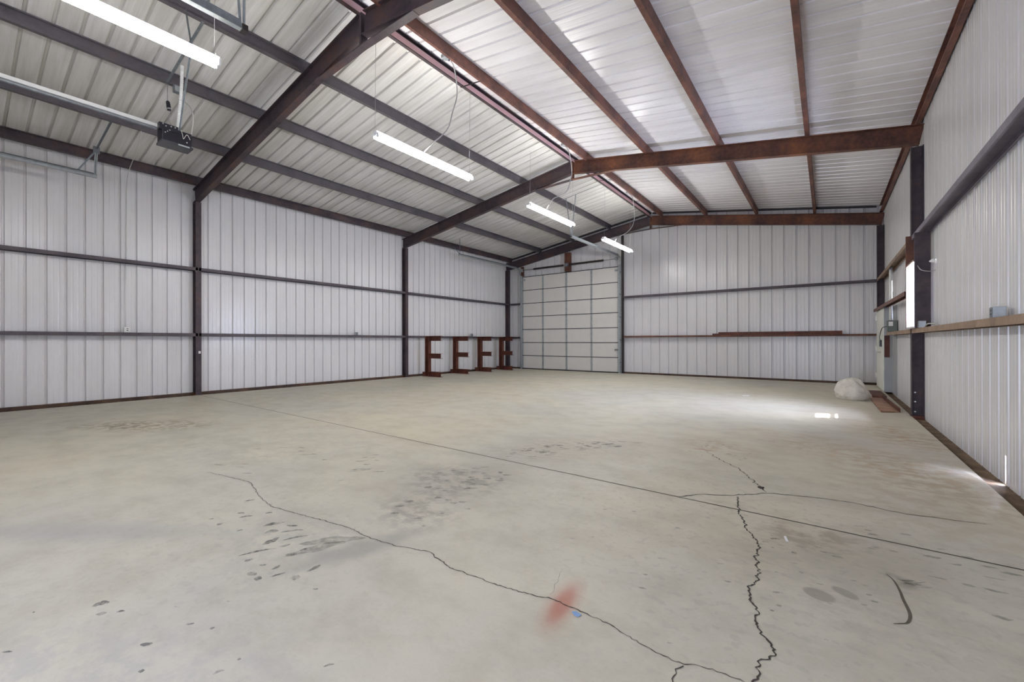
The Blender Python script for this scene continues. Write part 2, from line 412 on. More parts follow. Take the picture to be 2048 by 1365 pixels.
# rubber scuffs and dried drops: thin films on the slab
def film(name, top):
    m, nt, b = new_mat(name)
    out = nt.nodes['Material Output']; t = N(nt, 'ShaderNodeBsdfTransparent'); mx = N(nt, 'ShaderNodeMixShader')
    P = coords(nt); f = nz(nt, P, 26, 6, .7); g = nz(nt, P, 9, 3)
    a = N(nt, 'ShaderNodeMath', operation='ADD'); L(nt, f, a.inputs[0]); L(nt, g, a.inputs[1])
    rm = ramp(nt, a.outputs[0], [(.36, (.0,) * 3), (.56, (top,) * 3)]); rm.color_ramp.elements[0].position = .36
    k = N(nt, 'ShaderNodeMath', operation='MULTIPLY'); k.inputs[1].default_value = .5; L(nt, a.outputs[0], k.inputs[0]); L(nt, k.outputs[0], rm.inputs[0])
    L(nt, rm.outputs[0], mx.inputs[0]); L(nt, t.outputs[0], mx.inputs[1]); L(nt, b.outputs[0], mx.inputs[2]); L(nt, mx.outputs[0], out.inputs[0])
    b.inputs['Base Color'].default_value = (.19, .185, .17, 1); b.inputs['Roughness'].default_value = .7
    return m
M['film'] = film('rubber_film', .62); M['film_faint'] = film('faint_rubber_film', .36)
def dab(bm, x0, y0, x1, y1, w, z=.0012):
    a, b = V((x0, y0)), V((x1, y1)); d = b - a; ln = d.length; d.normalize(); n = V((-d.y, d.x)); k = 9; up_, dn = [], []
    bend = random.uniform(-.15, .15) * ln; ph = random.uniform(0, 6)
    for i in range(k + 1):
        t = i / k; e = (math.sin(PI * min(1, max(0, t))) ** .6) * w / 2
        c = a + d * ln * t + n * bend * 4 * t * (1 - t)
        up_.append(c + n * (e * random.uniform(.6, 1.25) + .001)); dn.append(c - n * (e * random.uniform(.6, 1.25) + .001))
    U = [bm.verts.new((p.x, p.y, z)) for p in up_]; D = [bm.verts.new((p.x, p.y, z)) for p in dn]
    for i in range(k): bm.faces.new((D[i], D[i + 1], U[i + 1], U[i]))
bm = BM()
for q in [(8.2, 1.48, 8.25, 1.62, 0.042), (8.3, 1.6, 8.37, 1.65, 0.024), (8.31, 1.43, 8.35, 1.52, 0.042), (8.38, 1.51, 8.46, 1.64, 0.023), (8.46, 1.34, 8.44, 1.47, 0.042), (8.5, 1.46, 8.56, 1.61, 0.021), (8.49, 1.17, 8.57, 1.38, 0.019), (8.56, 1.4, 8.58, 1.47, 0.023), (8.58, 1.17, 8.59, 1.22, 0.027), (8.68, 1.21, 8.71, 1.24, 0.017), (8.78, 1.23, 8.77, 1.29, 0.022), (8.7, 1.46, 8.71, 1.51, 0.022), (8.72, 1.12, 8.77, 1.15, 0.04), (8.8, 1.12, 8.83, 1.15, 0.043), (8.94, 1.25, 8.97, 1.3, 0.05), (8.95, 1.35, 8.94, 1.45, 0.026), (8.85, 1.19, 8.87, 1.27, 0.015), (7.79, 1.27, 7.81, 1.31, 0.023), (7.95, 1.27, 7.94, 1.32, 0.031), (7.64, 1.61, 7.66, 1.69, 0.026), (7.84, 1.46, 7.88, 1.5, 0.019), (7.93, 1.43, 7.97, 1.52, 0.021), (8.0, 1.6, 8.02, 1.65, 0.019), (8.14, 1.32, 8.15, 1.36, 0.02), (8.69, 1.37, 8.72, 1.43, 0.04), (8.46, 0.47, 8.48, 0.54, 0.036), (8.55, 0.47, 8.57, 0.51, 0.024), (8.6, 0.54, 8.62, 0.57, 0.015), (8.94, 0.55, 8.97, 0.59, 0.022), (8.94, 0.73, 8.96, 0.76, 0.013), (9.05, 0.79, 9.06, 0.81, 0.017), (9.33, 0.79, 9.34, 0.8, 0.013), (9.11, 0.5, 9.12, 0.52, 0.016), (9.34, 0.69, 9.35, 0.73, 0.012), (9.12, 1.28, 9.14, 1.3, 0.013), (8.9, 0.93, 8.92, 0.95, 0.015), (8.76, 0.73, 8.77, 0.75, 0.017), (8.57, 0.15, 8.6, 0.18, 0.009), (8.31, 0.27, 8.31, 0.28, 0.009), (9.62, 1.0, 9.64, 1.04, 0.009)]: dab(bm, *q)
obj('rubber_scuffs', bm, 'film', FL, 'grey tyre scuffs on the concrete')
bm = BM(); dab(bm, 8.62, 1.50, 8.87, 1.85, .10); dab(bm, 8.7, 1.35, 8.82, 1.75, .08)
def scatter(cx, cy, rx, ry, ang, n, ln, w, da):
    for _ in range(n):
        rr = math.sqrt(random.random()); th = random.uniform(0, 2 * PI); u, v = rr * rx * math.cos(th), rr * ry * math.sin(th)
        x = cx + u * math.cos(ang) - v * math.sin(ang); y = cy + u * math.sin(ang) + v * math.cos(ang)
        l_ = ln * random.uniform(.5, 1.6); a_ = da + random.uniform(-.3, .3)
        dab(bm, x, y, x + l_ * math.cos(a_), y + l_ * math.sin(a_), w * random.uniform(.5, 1.5))
scatter(8.80, 5.05, .22, 1.0, -.45, 60, .09, .045, .9)
scatter(8.55, 3.25, .30, .50, -.3, 40, .06, .035, .9)
scatter(8.85, 2.45, .25, .35, -.3, 14, .05, .03, .9)
scatter(11.0, 3.3, .25, .45, .3, 20, .035, .018, .2)
scatter(11.55, 3.7, .35, .7, .3, 22, .06, .025, .3)
scatter(10.1, 6.1, .35, .5, .3, 18, .04, .03, .4)
scatter(6.9, 2.6, 1.0, .8, .3, 30, .10, .03, .8)
scatter(10.3, 3.2, .9, 1.3, .3, 30, .025, .014, .5)
scatter(11.37, 3.43, .025, .05, .9, 9, .075, .012, .75)
obj('faint_spots', bm, 'film_faint', FL, 'faint dark spots on the concrete')
# ------------------------------------------------------------------ steel sections
def ibeam(root, p0, p1, depth, bf, up, mat, tf=.012, tw=.009, top='top_flange', bot='bottom_flange', fmat=None):
    """I section: p0/p1 is the middle line of the outer face of the bottom flange; up points to the top flange"""
    fmat = fmat or mat
    bm = add_poly(BM(), [(-tw / 2, tf), (tw / 2, tf), (tw / 2, depth - tf), (-tw / 2, depth - tf)], p0, p1, up); obj('web', bm, mat, root)
    bm = add_poly(BM(), [(-bf / 2, 0), (bf / 2, 0), (bf / 2, tf), (-bf / 2, tf)], p0, p1, up); obj(bot, bm, fmat, root)
    bm = add_poly(BM(), [(-bf / 2, depth - tf), (bf / 2, depth - tf), (bf / 2, depth), (-bf / 2, depth)], p0, p1, up); obj(top, bm, fmat, root)
def cprof(d, b, l=.018, t=.004, flip=1):
    """C section: web from (0,0) to (0,d), flanges towards +side*flip, lips"""
    p = [(0, 0), (b, 0), (b, l), (b - t, l), (b - t, t), (t, t), (t, d - t), (b - t, d - t), (b - t, d - l), (b, d - l), (b, d), (0, d)]
    return [(x * flip, y) for x, y in p]
def cflat(d, b, l=.018, t=.004, flip=1):
    """C section lying on its side, open downwards: web on top, width d in side direction"""
    p = [(0, 0), (0, -b), (l, -b), (l, -b + t), (t, -b + t), (t, -t), (d - t, -t), (d - t, -b + t), (d - l, -b + t), (d - l, -b), (d, -b), (d, 0)]
    return [(x * flip, y) for x, y in p]

# columns
def column(x, y, z1, label, mat='frame', inner=1, base=True, sl=0.):
    """inner=+1: left wall (inner flange faces +X), -1: right wall"""
    t = thing('steel_column', (x, y, 0), label, 'column', 'steel wall columns')
    dep = .185 if inner > 0 else .148
    xa = x - dep * inner
    # section runs upwards; 'up' of the section = towards the room
    ibeam(t, (xa, y, -.04), (xa, y, z1), dep, .13, (inner, 0, 0), mat, top='inner_flange', bot='outer_flange')
    bm = add_box(BM(), (min(x, xa) - .01, y - .09, -.044), (max(x, xa) - .001, y + .09, .012)); obj('base_plate', bm, 'rust', t)
    return t
column(0, Y1, 4.63, 'dark steel column on the long left wall, the nearer one with a small white tag')
column(0, Y2, 4.63, 'dark rusty steel column on the long left wall, beside the four rusty racks')
column(0, Y3 - .062, 4.63, 'black corner column behind the last rusty rack, left of the overhead door')
c = column(XI, Y2, 4.58, 'dark steel column against right wall with three white bolts at its foot', inner=-1)
for z in (.076, .246, .402):
    bm = BM(); add_tube(bm, [(12.185, Y2 - .0045, z), (12.185, Y2 - .022, z)], .013, 6, False); obj('bolt', bm, 'bolt', c, 'white bolt head')
column(XI, Y3 - .062, 4.58, 'black corner column behind white sack at the right end of back wall', inner=-1)

# rafters: the underside rises from (0, 4.66) to the ridge
RD = .33
def rafter_line(side):
    if side == 0: return V((-.175, 0, 4.66 - .155 / 6)), V((XR, 0, 4.66 + (XR + .02) / 6))
    return V((XI + .1, 0, 4.60)), V((XR, 0, 4.66 + (XR + .02) / 6))
def rafter(y, side, label, mat, haunch=True, fmat=None):
    a, b = rafter_line(side); a.y = b.y = y
    t = thing('steel_rafter', a, label, 'rafter', 'sloping steel rafters')
    d = (b - a).normalized(); upv = V((-d.z, 0, d.x)) if d.x > 0 else V((d.z, 0, -d.x))
    ibeam(t, a, b, RD, .13, upv, mat, fmat=fmat)
    if haunch:
        # flat plate bridging the underside of the apex
        s = -1 if side == 0 else 1
        bm = BM(); add_bar(bm, (XR + s * 1.05, y, b.z - 1.05 / 6 - .012), (XR, y, b.z - .15), .125, .012)
        obj('apex_plate', bm, fmat or mat, t)
        bm = add_box(BM(), (min(XR, XR + s * .02), y - .06, b.z - .14), (max(XR, XR + s * .02), y + .06, b.z + RD - .012)); obj('splice_plate', bm, mat, t)
    return t
rafter(Y1, 0, 'big dark steel rafter overhead, nearest camera, rising from the near left column', 'frame')
rafter(Y1, 1, 'stub of dark rafter at top edge, right of the near roof apex', 'frame')
rafter(Y2, 0, 'dark steel rafter crossing above the rusty racks column to the middle apex', 'frame')
rafter(Y2, 1, 'rusty brown steel rafter running from the middle apex to the right wall', 'frame_rust')
rafter(Y3 - .02, 0, 'dark rafter on back wall above the overhead door', 'frame')
rafter(Y3 - .02, 1, 'rusty brown rafter along top of back wall, right of the ridge', 'frame_rust')

# purlins
def purlin(x, side, label, mat, cat='purlin', fl=.065):
    z = zl(x) if side == 0 else zr(x)
    # direction +Y: side axis = +X
    prof = cprof(PD, fl, flip=1 if side == 0 else -1)
    bm = add_poly(BM(), prof, (x, YF + .03, z), (x, YB - .05, z))
    o = origin(obj('roof_purlin', bm, mat), (x, Y1, z))
    return tag(o, label, cat, 'roof purlins')
purlin(.02, 0, 'dark eave member along the top of the long left wall', 'frame')
purlin(1.55, 0, 'grey roof purlin nearest the left wall, just behind the black door opener', 'purlin')
purlin(3.10, 0, 'grey roof purlin on left slope, passing right above the black door opener', 'purlin')
purlin(4.62, 0, 'dark roof purlin on left slope, one step left of the ridge', 'purlin')
p = purlin(6.08, 0, 'dark ridge purlin with a pink inner face, on left of the ridge', 'frame', fl=.048)
bm = add_box(BM(), (.006, YF + .05, .02), (.011, YB - .09, PD - .045))
bmesh.ops.translate(bm, verts=bm.verts, vec=(6.08, 0, zl(6.08)))
obj('inner_face', bm, 'pink', p, 'pink inner face of the ridge purlin')
purlin(6.545, 1, 'rusty ridge purlin with small junction boxes, on right of the ridge', 'purlin_rust', fl=.042)
purlin(7.98, 1, 'reddish roof purlin on right slope, next to the ridge purlin', 'purlin_rust')
purlin(9.41, 1, 'reddish roof purlin at the middle of the right slope', 'purlin_rust')
purlin(10.84, 1, 'reddish roof purlin on right slope, last before the right wall', 'purlin_rust')
purlin(12.27, 1, 'rusty eave member along the top of the right wall', 'purlin_rust')
for y, lb in ((6.45, 'short dark strap across the ridge gap above the second lamp'), (12.95, 'short dark strap across the ridge gap behind the middle apex'), (15.6, 'short dark strap across the ridge gap nearest the back wall')):
    bm = BM(); add_bar(bm, (6.08, y, 6.005), (6.53, y, zr(6.53) - .003), .03, .005)
    tag(origin(obj('ridge_strap', bm, 'dark'), (6.3, y, 6.0)), lb, 'strap', 'straps across the ridge')
# rake angles where the sheets of the back wall meet the roof
for side, lb in ((0, 'dark angle along roof edge above the overhead door'), (1, 'dark angle along roof edge at the top right of back wall')):
    a = V((0.02, YB - .03, zl(0.02) + PD - .004)) if side == 0 else V((12.15, YB - .03, zr(12.15) + PD - .004)); b = V((XR, YB - .03, (zl(XR) if side == 0 else zr(XR)) + PD - .004))
    bm = BM(); b.x += -.02 if side == 0 else .02
    add_bar(bm, a - V((0, 0, .03)), b - V((0, 0, .03)), .04, .05)
    tag(origin(obj('rake_angle', bm, 'dark'), a), lb, 'angle', 'dark roof edge angles')

# girts: C sections lying flat, open downwards
def girt(p0, p1, side, label, mat='girt', dep=.18, fl=.072):
    # side = +1: room lies on the section's negative side ...
    bm = add_poly(BM(), cflat(dep, fl, flip=side), p0, p1)
    o = origin(obj('steel_girt', bm, mat), p0); return tag(o, label, 'girt', 'steel wall girts')
ZH, ZLO = 3.055, 1.482
for z, nm in ((ZH, 'upper'), (ZLO, 'lower')):
    for k, (ya, yb, wh) in enumerate(((Y0 + .05, Y1 - .012, 'nearest the camera'), (Y1 + .012, Y2 - .012, 'between the two left columns'), (Y2 + .012, Y3 - .012 - .07, 'above the rusty racks' if nm == 'upper' else 'level with the tops of the rusty racks'))):
        girt((0, ya, z), (0, yb, z), -1, '%s dark steel girt on left wall, %s' % (nm, wh))
girt((XI - .0, Y0 + .05, ZH), (XI, Y2 - .012, ZH), 1, 'deep overhead girt on right wall with purple-grey underside, nearest camera', 'girt_bounce', dep=.145)
girt((XI, Y2 + .012, ZH), (XI, Y3 - .09, ZH), 1, 'upper girt on right wall running from window to the back corner', 'girt_tan', dep=.145)
girt((XI, Y0 + .05, ZLO), (XI, Y2 - .012, ZLO), 1, 'tan rusty lower girt on right wall, nearest camera', 'girt_tan', dep=.145)
girt((XI, Y2 + .012, ZLO), (XI, 15.35, ZLO), 1, 'tan rusty lower girt on right wall beyond the window, below electrical box', 'girt_tan', dep=.145)
girt((12.07, Y2 + .08, 2.135), (12.07, Y3 - .1, 2.175), 1, 'reddish header girt above walk door on right wall', 'purlin_rust', dep=.105)
GB = .194
girt((5.158, Y3, ZH), (XI + .05, Y3, ZH), -1, 'upper dark girt across the back wall, right of the overhead door', dep=GB)
girt((5.158, Y3, ZLO), (XI + .05, Y3, ZLO), -1, 'lower girt across the back wall, carrying the rusty steel channels', 'frame_rust', fl=.06, dep=GB)
girt((-.04, Y3, ZH), (.50, Y3, ZH), -1, 'short upper girt between the corner column and the overhead door', 'frame', dep=GB)
girt((-.04, Y3, ZLO), (.50, Y3, ZLO), -1, 'short lower girt between the corner column and the overhead door', 'frame', dep=GB)

# ------------------------------------------------------------------ overhead door in the back wall
D0, D1, DY = .60, 4.96, 18.17
dr = thing('door_2', (2.78, DY, 0), 'white sectional overhead door of seven rows in the back wall', 'door'); del dr['category']
dr['kind'] = 'structure'
ZS = [0.03, .616, 1.215, 1.82, 2.425, 3.03, 3.64, 4.265]
for k in range(7):
    bm = add_box(BM(), (D0, DY, ZS[k] + .008), (D1, DY + .04, ZS[k + 1] - .008)); obj('door_section', bm, 'doorp', dr)
    bm = add_box(BM(), (D0, DY - .012, ZS[k + 1] - .016), (D1, DY + .02, ZS[k + 1] + .012)); obj('section_rail', bm, 'seam', dr)
XS = [.62, 1.655, 2.76, 3.855, 4.94]
for i, x in enumerate(XS):
    w = .035
    for k in range(7):
        bm = add_box(BM(), (x - w, DY - .018, ZS[k] + .012), (x + w, DY + .005, ZS[k + 1] - .018)); obj('stile', bm, 'galv', dr)
bm = add_box(BM(), (D0, DY - .01, -.005), (D1, DY + .05, .036)); obj('bottom_seal', bm, 'dark', dr)
for x in (.60, 4.99):   # vertical tracks with their brackets
    bm = BM(); add_poly(bm, [(-.03, 0), (.03, 0), (.03, .05), (.024, .05), (.024, .006), (-.024, .006), (-.024, .05), (-.03, .05)], (x, DY - .09, 0.0), (x, DY - .09, 4.32), (0, 1, 0))
    obj('vertical_track', bm, 'galv', dr)
    s = -1 if x < 2 else 1
    bm = add_box(BM(), (x + s * .03, DY - .03, 0.0), (x + s * .095, DY - .022, 4.45)); obj('jamb_angle', bm, 'galv', dr)
    for z in (.4, 1.3, 2.2, 3.1, 4.0):
        bm = add_box(BM(), (x - .02, DY - .075, z), (x + .05 * s, DY - .02, z + .06)); obj('track_bracket', bm, 'galv_dark', dr)
bm = add_box(BM(), (4.80, DY - .05, .9), (4.93, DY - .02, .96)); obj('latch', bm, 'galv_dark', dr)
for i in range(2):
    x = (.72, 4.86)[i]
    bm = add_box(BM(), (x - .05, DY - .055, 4.08), (x + .05, DY - .015, 4.16)); obj('roller_hinge', bm, 'galv', dr)
# jamb posts
def post(a, b, label, mat='dark'):
    bm = add_box(BM(), a, b); return tag(origin(obj('door_post', bm, mat), a), label, 'post', 'posts framing the overhead door')
post((.58, 18.09, 4.30), (.68, 18.20, 4.74), 'dark post at upper left corner of the overhead door', 'frame_rust')
post((5.10, 18.02, 0), (5.16, 18.16, 5.46), 'dark post at right side of the overhead door')
post((2.74, 18.04, 4.28), (2.98, 18.20, 5.09), 'rusty short post above the middle of the overhead door', 'frame_rust')
# torsion shaft
t = thing('torsion_shaft', (2.8, 17.96, 4.55), 'black torsion spring shaft above the overhead door', 'spring shaft')
bm = BM(); add_tube(bm, [(.66, 17.96, 4.55), (4.97, 17.96, 4.55)], .014, 8); obj('shaft', bm, 'galv_dark', t)
for a, b in ((1.3, 2.72), (3.0, 4.43)):
    bm = BM(); n = int((b - a) / .02)
    add_tube(bm, [(a + (b - a) * k / n, 17.96, 4.55) for k in range(n + 1)], [.045 if k % 2 else .041 for k in range(n + 1)], 10); obj('spring', bm, 'dark', t)
for x in (.70, 4.93):
    bm = BM(); add_tube(bm, [(x - .03, 17.96, 4.55), (x + .03, 17.96, 4.55)], .075, 16); obj('cable_drum', bm, 'galv', t)
bm = add_box(BM(), (2.80, 17.92, 4.48), (2.92, 18.04, 4.62)); obj('center_bracket', bm, 'galv_dark', t)

# horizontal tracks of the doors
def track(x, y0, y1, z, label, mat='galv', ang=1, curve=None):
    t = thing('door_track', (x, y1, z), label, 'door track', 'overhead door tracks')
    # channel, open sideways
    bm = add_poly(BM(), [(-.028 * ang, -.03), (.028 * ang, -.03), (.028 * ang, -.024), (-.022 * ang, -.024), (-.022 * ang, .024), (.028 * ang, .024), (.028 * ang, .03), (-.028 * ang, .03)], (x, y0, z), (x, y1, z)); obj('rail', bm, mat, t)
    bm = add_poly(BM(), [(-.034 * ang, -.03), (-.029 * ang, -.03), (-.029 * ang, .044), (.03 * ang, .044), (.03 * ang, .05), (-.034 * ang, .05)], (x, y0, z), (x, y1 - .05, z)); obj('stiffener', bm, 'galv_dark', t)
    if curve:
        bm = BM(); pts = [(x, curve - .30 + .30 * math.sin(a), z - .30 + .30 * math.cos(a)) for a in [PI / 2 * k / 8 for k in range(9)]]
        for a, b in zip(pts, pts[1:]): add_bar(bm, a, b, .055, .03)
        obj('curved_rail', bm, mat, t)
    return t
def strap_on(t, p0, p1, w=.032, mat='galv_dark', name='hanger_strap'):
    bm = BM(); add_bar(bm, p0, p1, w, .004, up=(1, .3, 0)); add_bar(bm, p0, p1, .004, w * .8, up=(1, .3, 0)); obj(name, bm, mat, t)
tr = track(5.06, 13.5, 17.8, 4.63, 'galvanised door track end hanging in front of the back wall, beside the fourth lamp', ang=-1, curve=18.09)
bm = BM(); add_bar(bm, (4.64, 13.3, zl(4.64) - .012), (6.08, 13.3, zl(6.08) - .012), .035, .006); obj('cross_bar', bm, 'galv_dark', tr)
strap_on(tr, (4.98, 13.3, zl(4.98) - .01), (5.06, 13.52, 4.66)); strap_on(tr, (5.30, 13.3, zl(5.30) - .01), (5.06, 13.54, 4.66))
tr = track(.52, 13.5, 17.8, 4.66, 'galvanised door track beside the left wall above the rusty racks', ang=1, curve=18.09)
strap_on(tr, (.20, 13.55, zl(.2) + .0), (.50, 13.6, 4.68)); strap_on(tr, (.52, 13.55, zl(.52) + PD), (.52, 13.55, 4.68))
tr = track(.66, YF + .12, 1.96, 4.49, 'galvanised door track at upper left, near the left wall')
strap_on(tr, (.66, 1.93, 4.52), (.66, 1.95, 5.02), .055, 'galv'); strap_on(tr, (.66, 1.95, 5.02), (1.55, 2.0, zl(1.55) + .01), .05)
strap_on(tr, (.66, 1.95, 5.0), (.66, 1.66, 4.53), .03)
bm = add_box(BM(), (.63, 1.90, 4.94), (.69, 2.0, 5.06)); obj('gusset', bm, 'galv_dark', tr)
tr = track(6.67, YF + .12, 2.07, 4.51, 'galvanised door track hanging at top edge, right of the nearest lamp', 'galv', ang=-1)
strap_on(tr, (6.56, 1.98, zr(6.56) + .03), (6.655, 2.03, 4.56), .035, 'galv'); strap_on(tr, (6.72, 2.05, 6.0), (6.675, 2.06, 4.56), .035, 'galv')
strap_on(tr, (6.60, 1.70, zr(6.56) + .03), (6.65, 1.72, 4.56), .04, 'galv')
bm = add_box(BM(), (6.63, 2.03, 4.47), (6.71, 2.09, 4.53)); obj('end_stop', bm, 'dark', tr)

# ------------------------------------------------------------------ door opener
t = thing('garage_door_opener', (3.67, 2.35, 4.28), 'black garage door opener hanging at upper left on a long pale rail', 'door opener')
bm = add_box(BM(), (3.57, 2.16, 4.31), (3.79, 2.58, 4.52)); mh = obj('motor_housing', bm, 'black', t, bevel=.012)
bm = add_box(BM(), (3.72, 2.12, 4.46), (3.80, 2.38, 4.555)); obj('chassis_plate', bm, 'black', t)
bm = add_box(BM(), (3.56, 2.15, 4.28), (3.80, 2.595, 4.31)); obj('light_lens', bm, simple('smoked_lens', (.045, .045, .055), .25), t, 'smoked grey lens under the motor')
bm = add_box(BM(), (3.8005, 2.38, 4.284), (3.803, 2.54, 4.306)); obj('warning_label', bm, 'galv', t, 'pale label strip')
for y, z in ((2.17, 4.54), (2.21, 4.515), (2.28, 4.53), (2.335, 4.53), (2.26, 4.47), (2.20, 4.42), (2.23, 4.445)):
    bm = BM(); add_tube(bm, [(3.80, y, z), (3.812, y, z)], .009, 8); obj('screw', bm, 'bolt', mh)
bm = add_box(BM(), (3.645, YF + .1, 4.505), (3.70, 2.16, 4.555)); obj('rail', bm, simple('pale_rail', (.62, .63, .62), .35, .2), t, 'pale galvanised rail')
bm = add_box(BM(), (3.66, YF + .1, 4.47), (3.69, 2.12, 4.495)); obj('chain', bm, 'galv_dark', t)
bm = BM(); add_bar(bm, (3.115, 2.42, zl(3.12) - .006), (4.66, 2.42, zl(4.66) - .006), .04, .006); obj('cross_bar', bm, 'galv_dark', t)
strap_on(t, (3.72, 2.42, 4.53), (4.25, 2.42, zl(4.25) - .008))
strap_on(t, (4.64, 2.2, zl(4.64) + .05), (4.2, 2.42, zl(4.2) - .01)); 
# armoured conduit (white, coiled look)
bm = BM(); pts = spline([(3.68, 2.475, 5.595), (3.69, 2.46, 5.2), (3.68, 2.43, 4.8), (3.67, 2.411, 4.53)], 26)
add_tube(bm, pts, [.027 if k % 2 else .020 for k in range(len(pts))], 8, False); obj('armoured_conduit', bm, 'white', t, 'white coiled conduit')
bm = BM(); add_tube(bm, spline([(3.17, 2.60, 5.33), (3.45, 2.66, 5.12), (3.67, 2.64, 4.86), (3.70, 2.61, 4.6), (3.75, 2.56, 4.42), (3.79, 2.50, 4.36)], 8), .010, 8); obj('power_cord', bm, 'lwire', t)
bm = BM(); add_tube(bm, spline([(3.80, 2.42, 4.53), (3.83, 2.43, 4.45), (3.815, 2.45, 4.40), (3.81, 2.50, 4.48), (3.80, 2.55, 4.42)], 6), .005, 6); obj('lead', bm, 'lwire', t)
t = thing('junction_box', (3.2, 2.56, 5.42), 'small grey junction box under purlin right above the door opener', 'junction box', 'small metal boxes')
bm = add_box(BM(), (3.17, 2.50, 5.38), (3.24, 2.62, 5.50)); obj('box', bm, 'galv_dark', t, bevel=.004)
bm = add_box(BM(), (3.2405, 2.515, 5.395), (3.2445, 2.605, 5.485)); obj('cover', bm, 'galv', t)
t = thing('plug', (3.4, 2.37, 5.0), 'black plug hanging on a thin cord beside the white coiled conduit', 'plug')
bm = BM(); add_tube(bm, [(3.40, 2.355, 5.10), (3.40, 2.36, 5.08), (3.405, 2.375, 4.97), (3.405, 2.375, 4.95)], [.018, .030, .034, .022], 10); obj('body', bm, 'black', t)
bm = BM(); add_tube(bm, [(3.404, 2.374, 4.985), (3.406, 2.376, 4.965)], .0355, 10); obj('ring', bm, 'wire', t)
bm = BM(); add_tube(bm, spline([(3.14, 2.45, 5.50), (3.25, 2.40, 5.42), (3.38, 2.36, 5.22), (3.40, 2.355, 5.10)], 6), .008, 6); obj('cord', bm, 'wire', t)
bm = BM(); add_tube(bm, spline([(3.405, 2.375, 4.95), (3.42, 2.37, 4.8), (3.60, 2.36, 4.62), (3.65, 2.36, 4.535)], 6), .005, 6); obj('cord', bm, 'wire', t)
bm = BM(); add_tube(bm, spline([(1.60, 2.46, 5.245), (1.0, 2.55, 5.14), (.12, 2.63, 4.995), (.0, 2.64, 4.96), (-.11, 2.64, 4.85), (-.165, 2.64, 4.6), (-.172, 2.635, 3.9), (-.172, 2.63, 3.07)], 8), .0075, 6)
tag(origin(obj('wall_cable', bm, 'lwire'), (-.17, 2.63, 3.07)), 'thin pale cable running down left wall from the roof', 'cable')

# ------------------------------------------------------------------ fluorescent lamps
def cord_pts(p): return spline(p, 8)
def lamp(y0, y1, label, cord, wires):
    x, z = 6.09, 4.375
    t = thing('fluorescent_light', (x, (y0 + y1) / 2, z), label, 'ceiling light', 'hanging fluorescent strip lights')
    bm = add_poly(BM(), [(-.022, .0), (.022, .0), (.036, .03), (.036, .072), (-.036, .072), (-.036, .03)], (x, y0, z), (x, y1, z)); obj('housing', bm, 'fix', t)
    for s in (-1, 1):
        bm = BM(); add_tube(bm, [(x + s * .050, y0 + .03, z - .004), (x + s * .050, y1 - .03, z - .004)], .0175, 12); obj('tube', bm, 'tube', t)
        for y in (y0 + .012, y1 - .012):
            bm = add_box(BM(), (x + s * .050 - .016, y - .012, z - .03), (x + s * .050 + .016, y + .012, z + .035)); obj('lampholder', bm, 'fix', t, bevel=.004)
    for y, zt in wires:
        bm = BM(); add_tube(bm, [(x, y, z + .14), (x + .02, y, zt)], .0028, 5); add_tube(bm, [(x - .045, y, z + .07), (x, y, z + .14), (x + .045, y, z + .07)], .0028, 5); obj('hanger_wire', bm, 'wire', t)
    if cord:
        bm = BM(); add_tube(bm, cord_pts(cord), .011, 8); obj('power_cord', bm, 'wire', t)
    return t
lamp(-.38, 2.045, 'nearest and largest glowing fluorescent strip light, at the upper left corner', None, ((-.3, 5.98), (2.0, 5.98)))
lamp(4.34, 6.755, 'glowing fluorescent strip light hanging between the two apexes, second from the camera', [(6.452, 5.71, 5.985), (6.43, 5.80, 5.96), (6.36, 5.96, 5.84), (6.31, 6.047, 5.60), (6.3, 5.935, 5.263), (6.29, 5.80, 4.92), (6.2, 5.50, 4.60), (6.1, 5.40, 4.45)], ((4.345, 6.0), (6.70, 6.0)))
lamp(8.92, 11.31, 'glowing fluorescent strip light under the middle apex, third from the camera', [(6.452, 10.13, 5.985), (6.40, 10.42, 5.92), (6.32, 10.73, 5.6), (6.3, 10.69, 5.376), (6.3, 10.43, 5.0), (6.22, 9.9, 4.72), (6.1, 9.75, 4.45)], ((9.0, 5.62), (11.26, 5.66)))
lamp(13.45, 16.02, 'smallest and farthest glowing fluorescent strip light, in front of the back wall', [(6.452, 14.74, 5.985), (6.42, 15.15, 5.93), (6.32, 15.64, 5.55), (6.3, 15.55, 5.18), (6.28, 15.0, 4.83), (6.18, 14.45, 4.58), (6.1, 14.4, 4.45)], ((13.55, 6.0), (15.9, 6.0)))
for y, lb in ((5.57, 'grey junction box on ridge purlin above the second lamp'), (9.99, 'grey junction box on ridge purlin just before the middle apex'), (14.60, 'grey junction box on ridge purlin above the farthest lamp')):
    t = thing('junction_box', (6.45, y, 5.97), lb, 'junction box', 'small metal boxes')
    bm = add_box(BM(), (6.40, y - .06, 5.965), (6.475, y + .06, 6.02)); obj('box', bm, 'galv', t, bevel=.004)
    bm = BM(); add_tube(bm, [(6.44, y + .06, 5.985), (6.44, y + .11, 5.985)], .016, 8); obj('connector', bm, 'galv_dark', t)

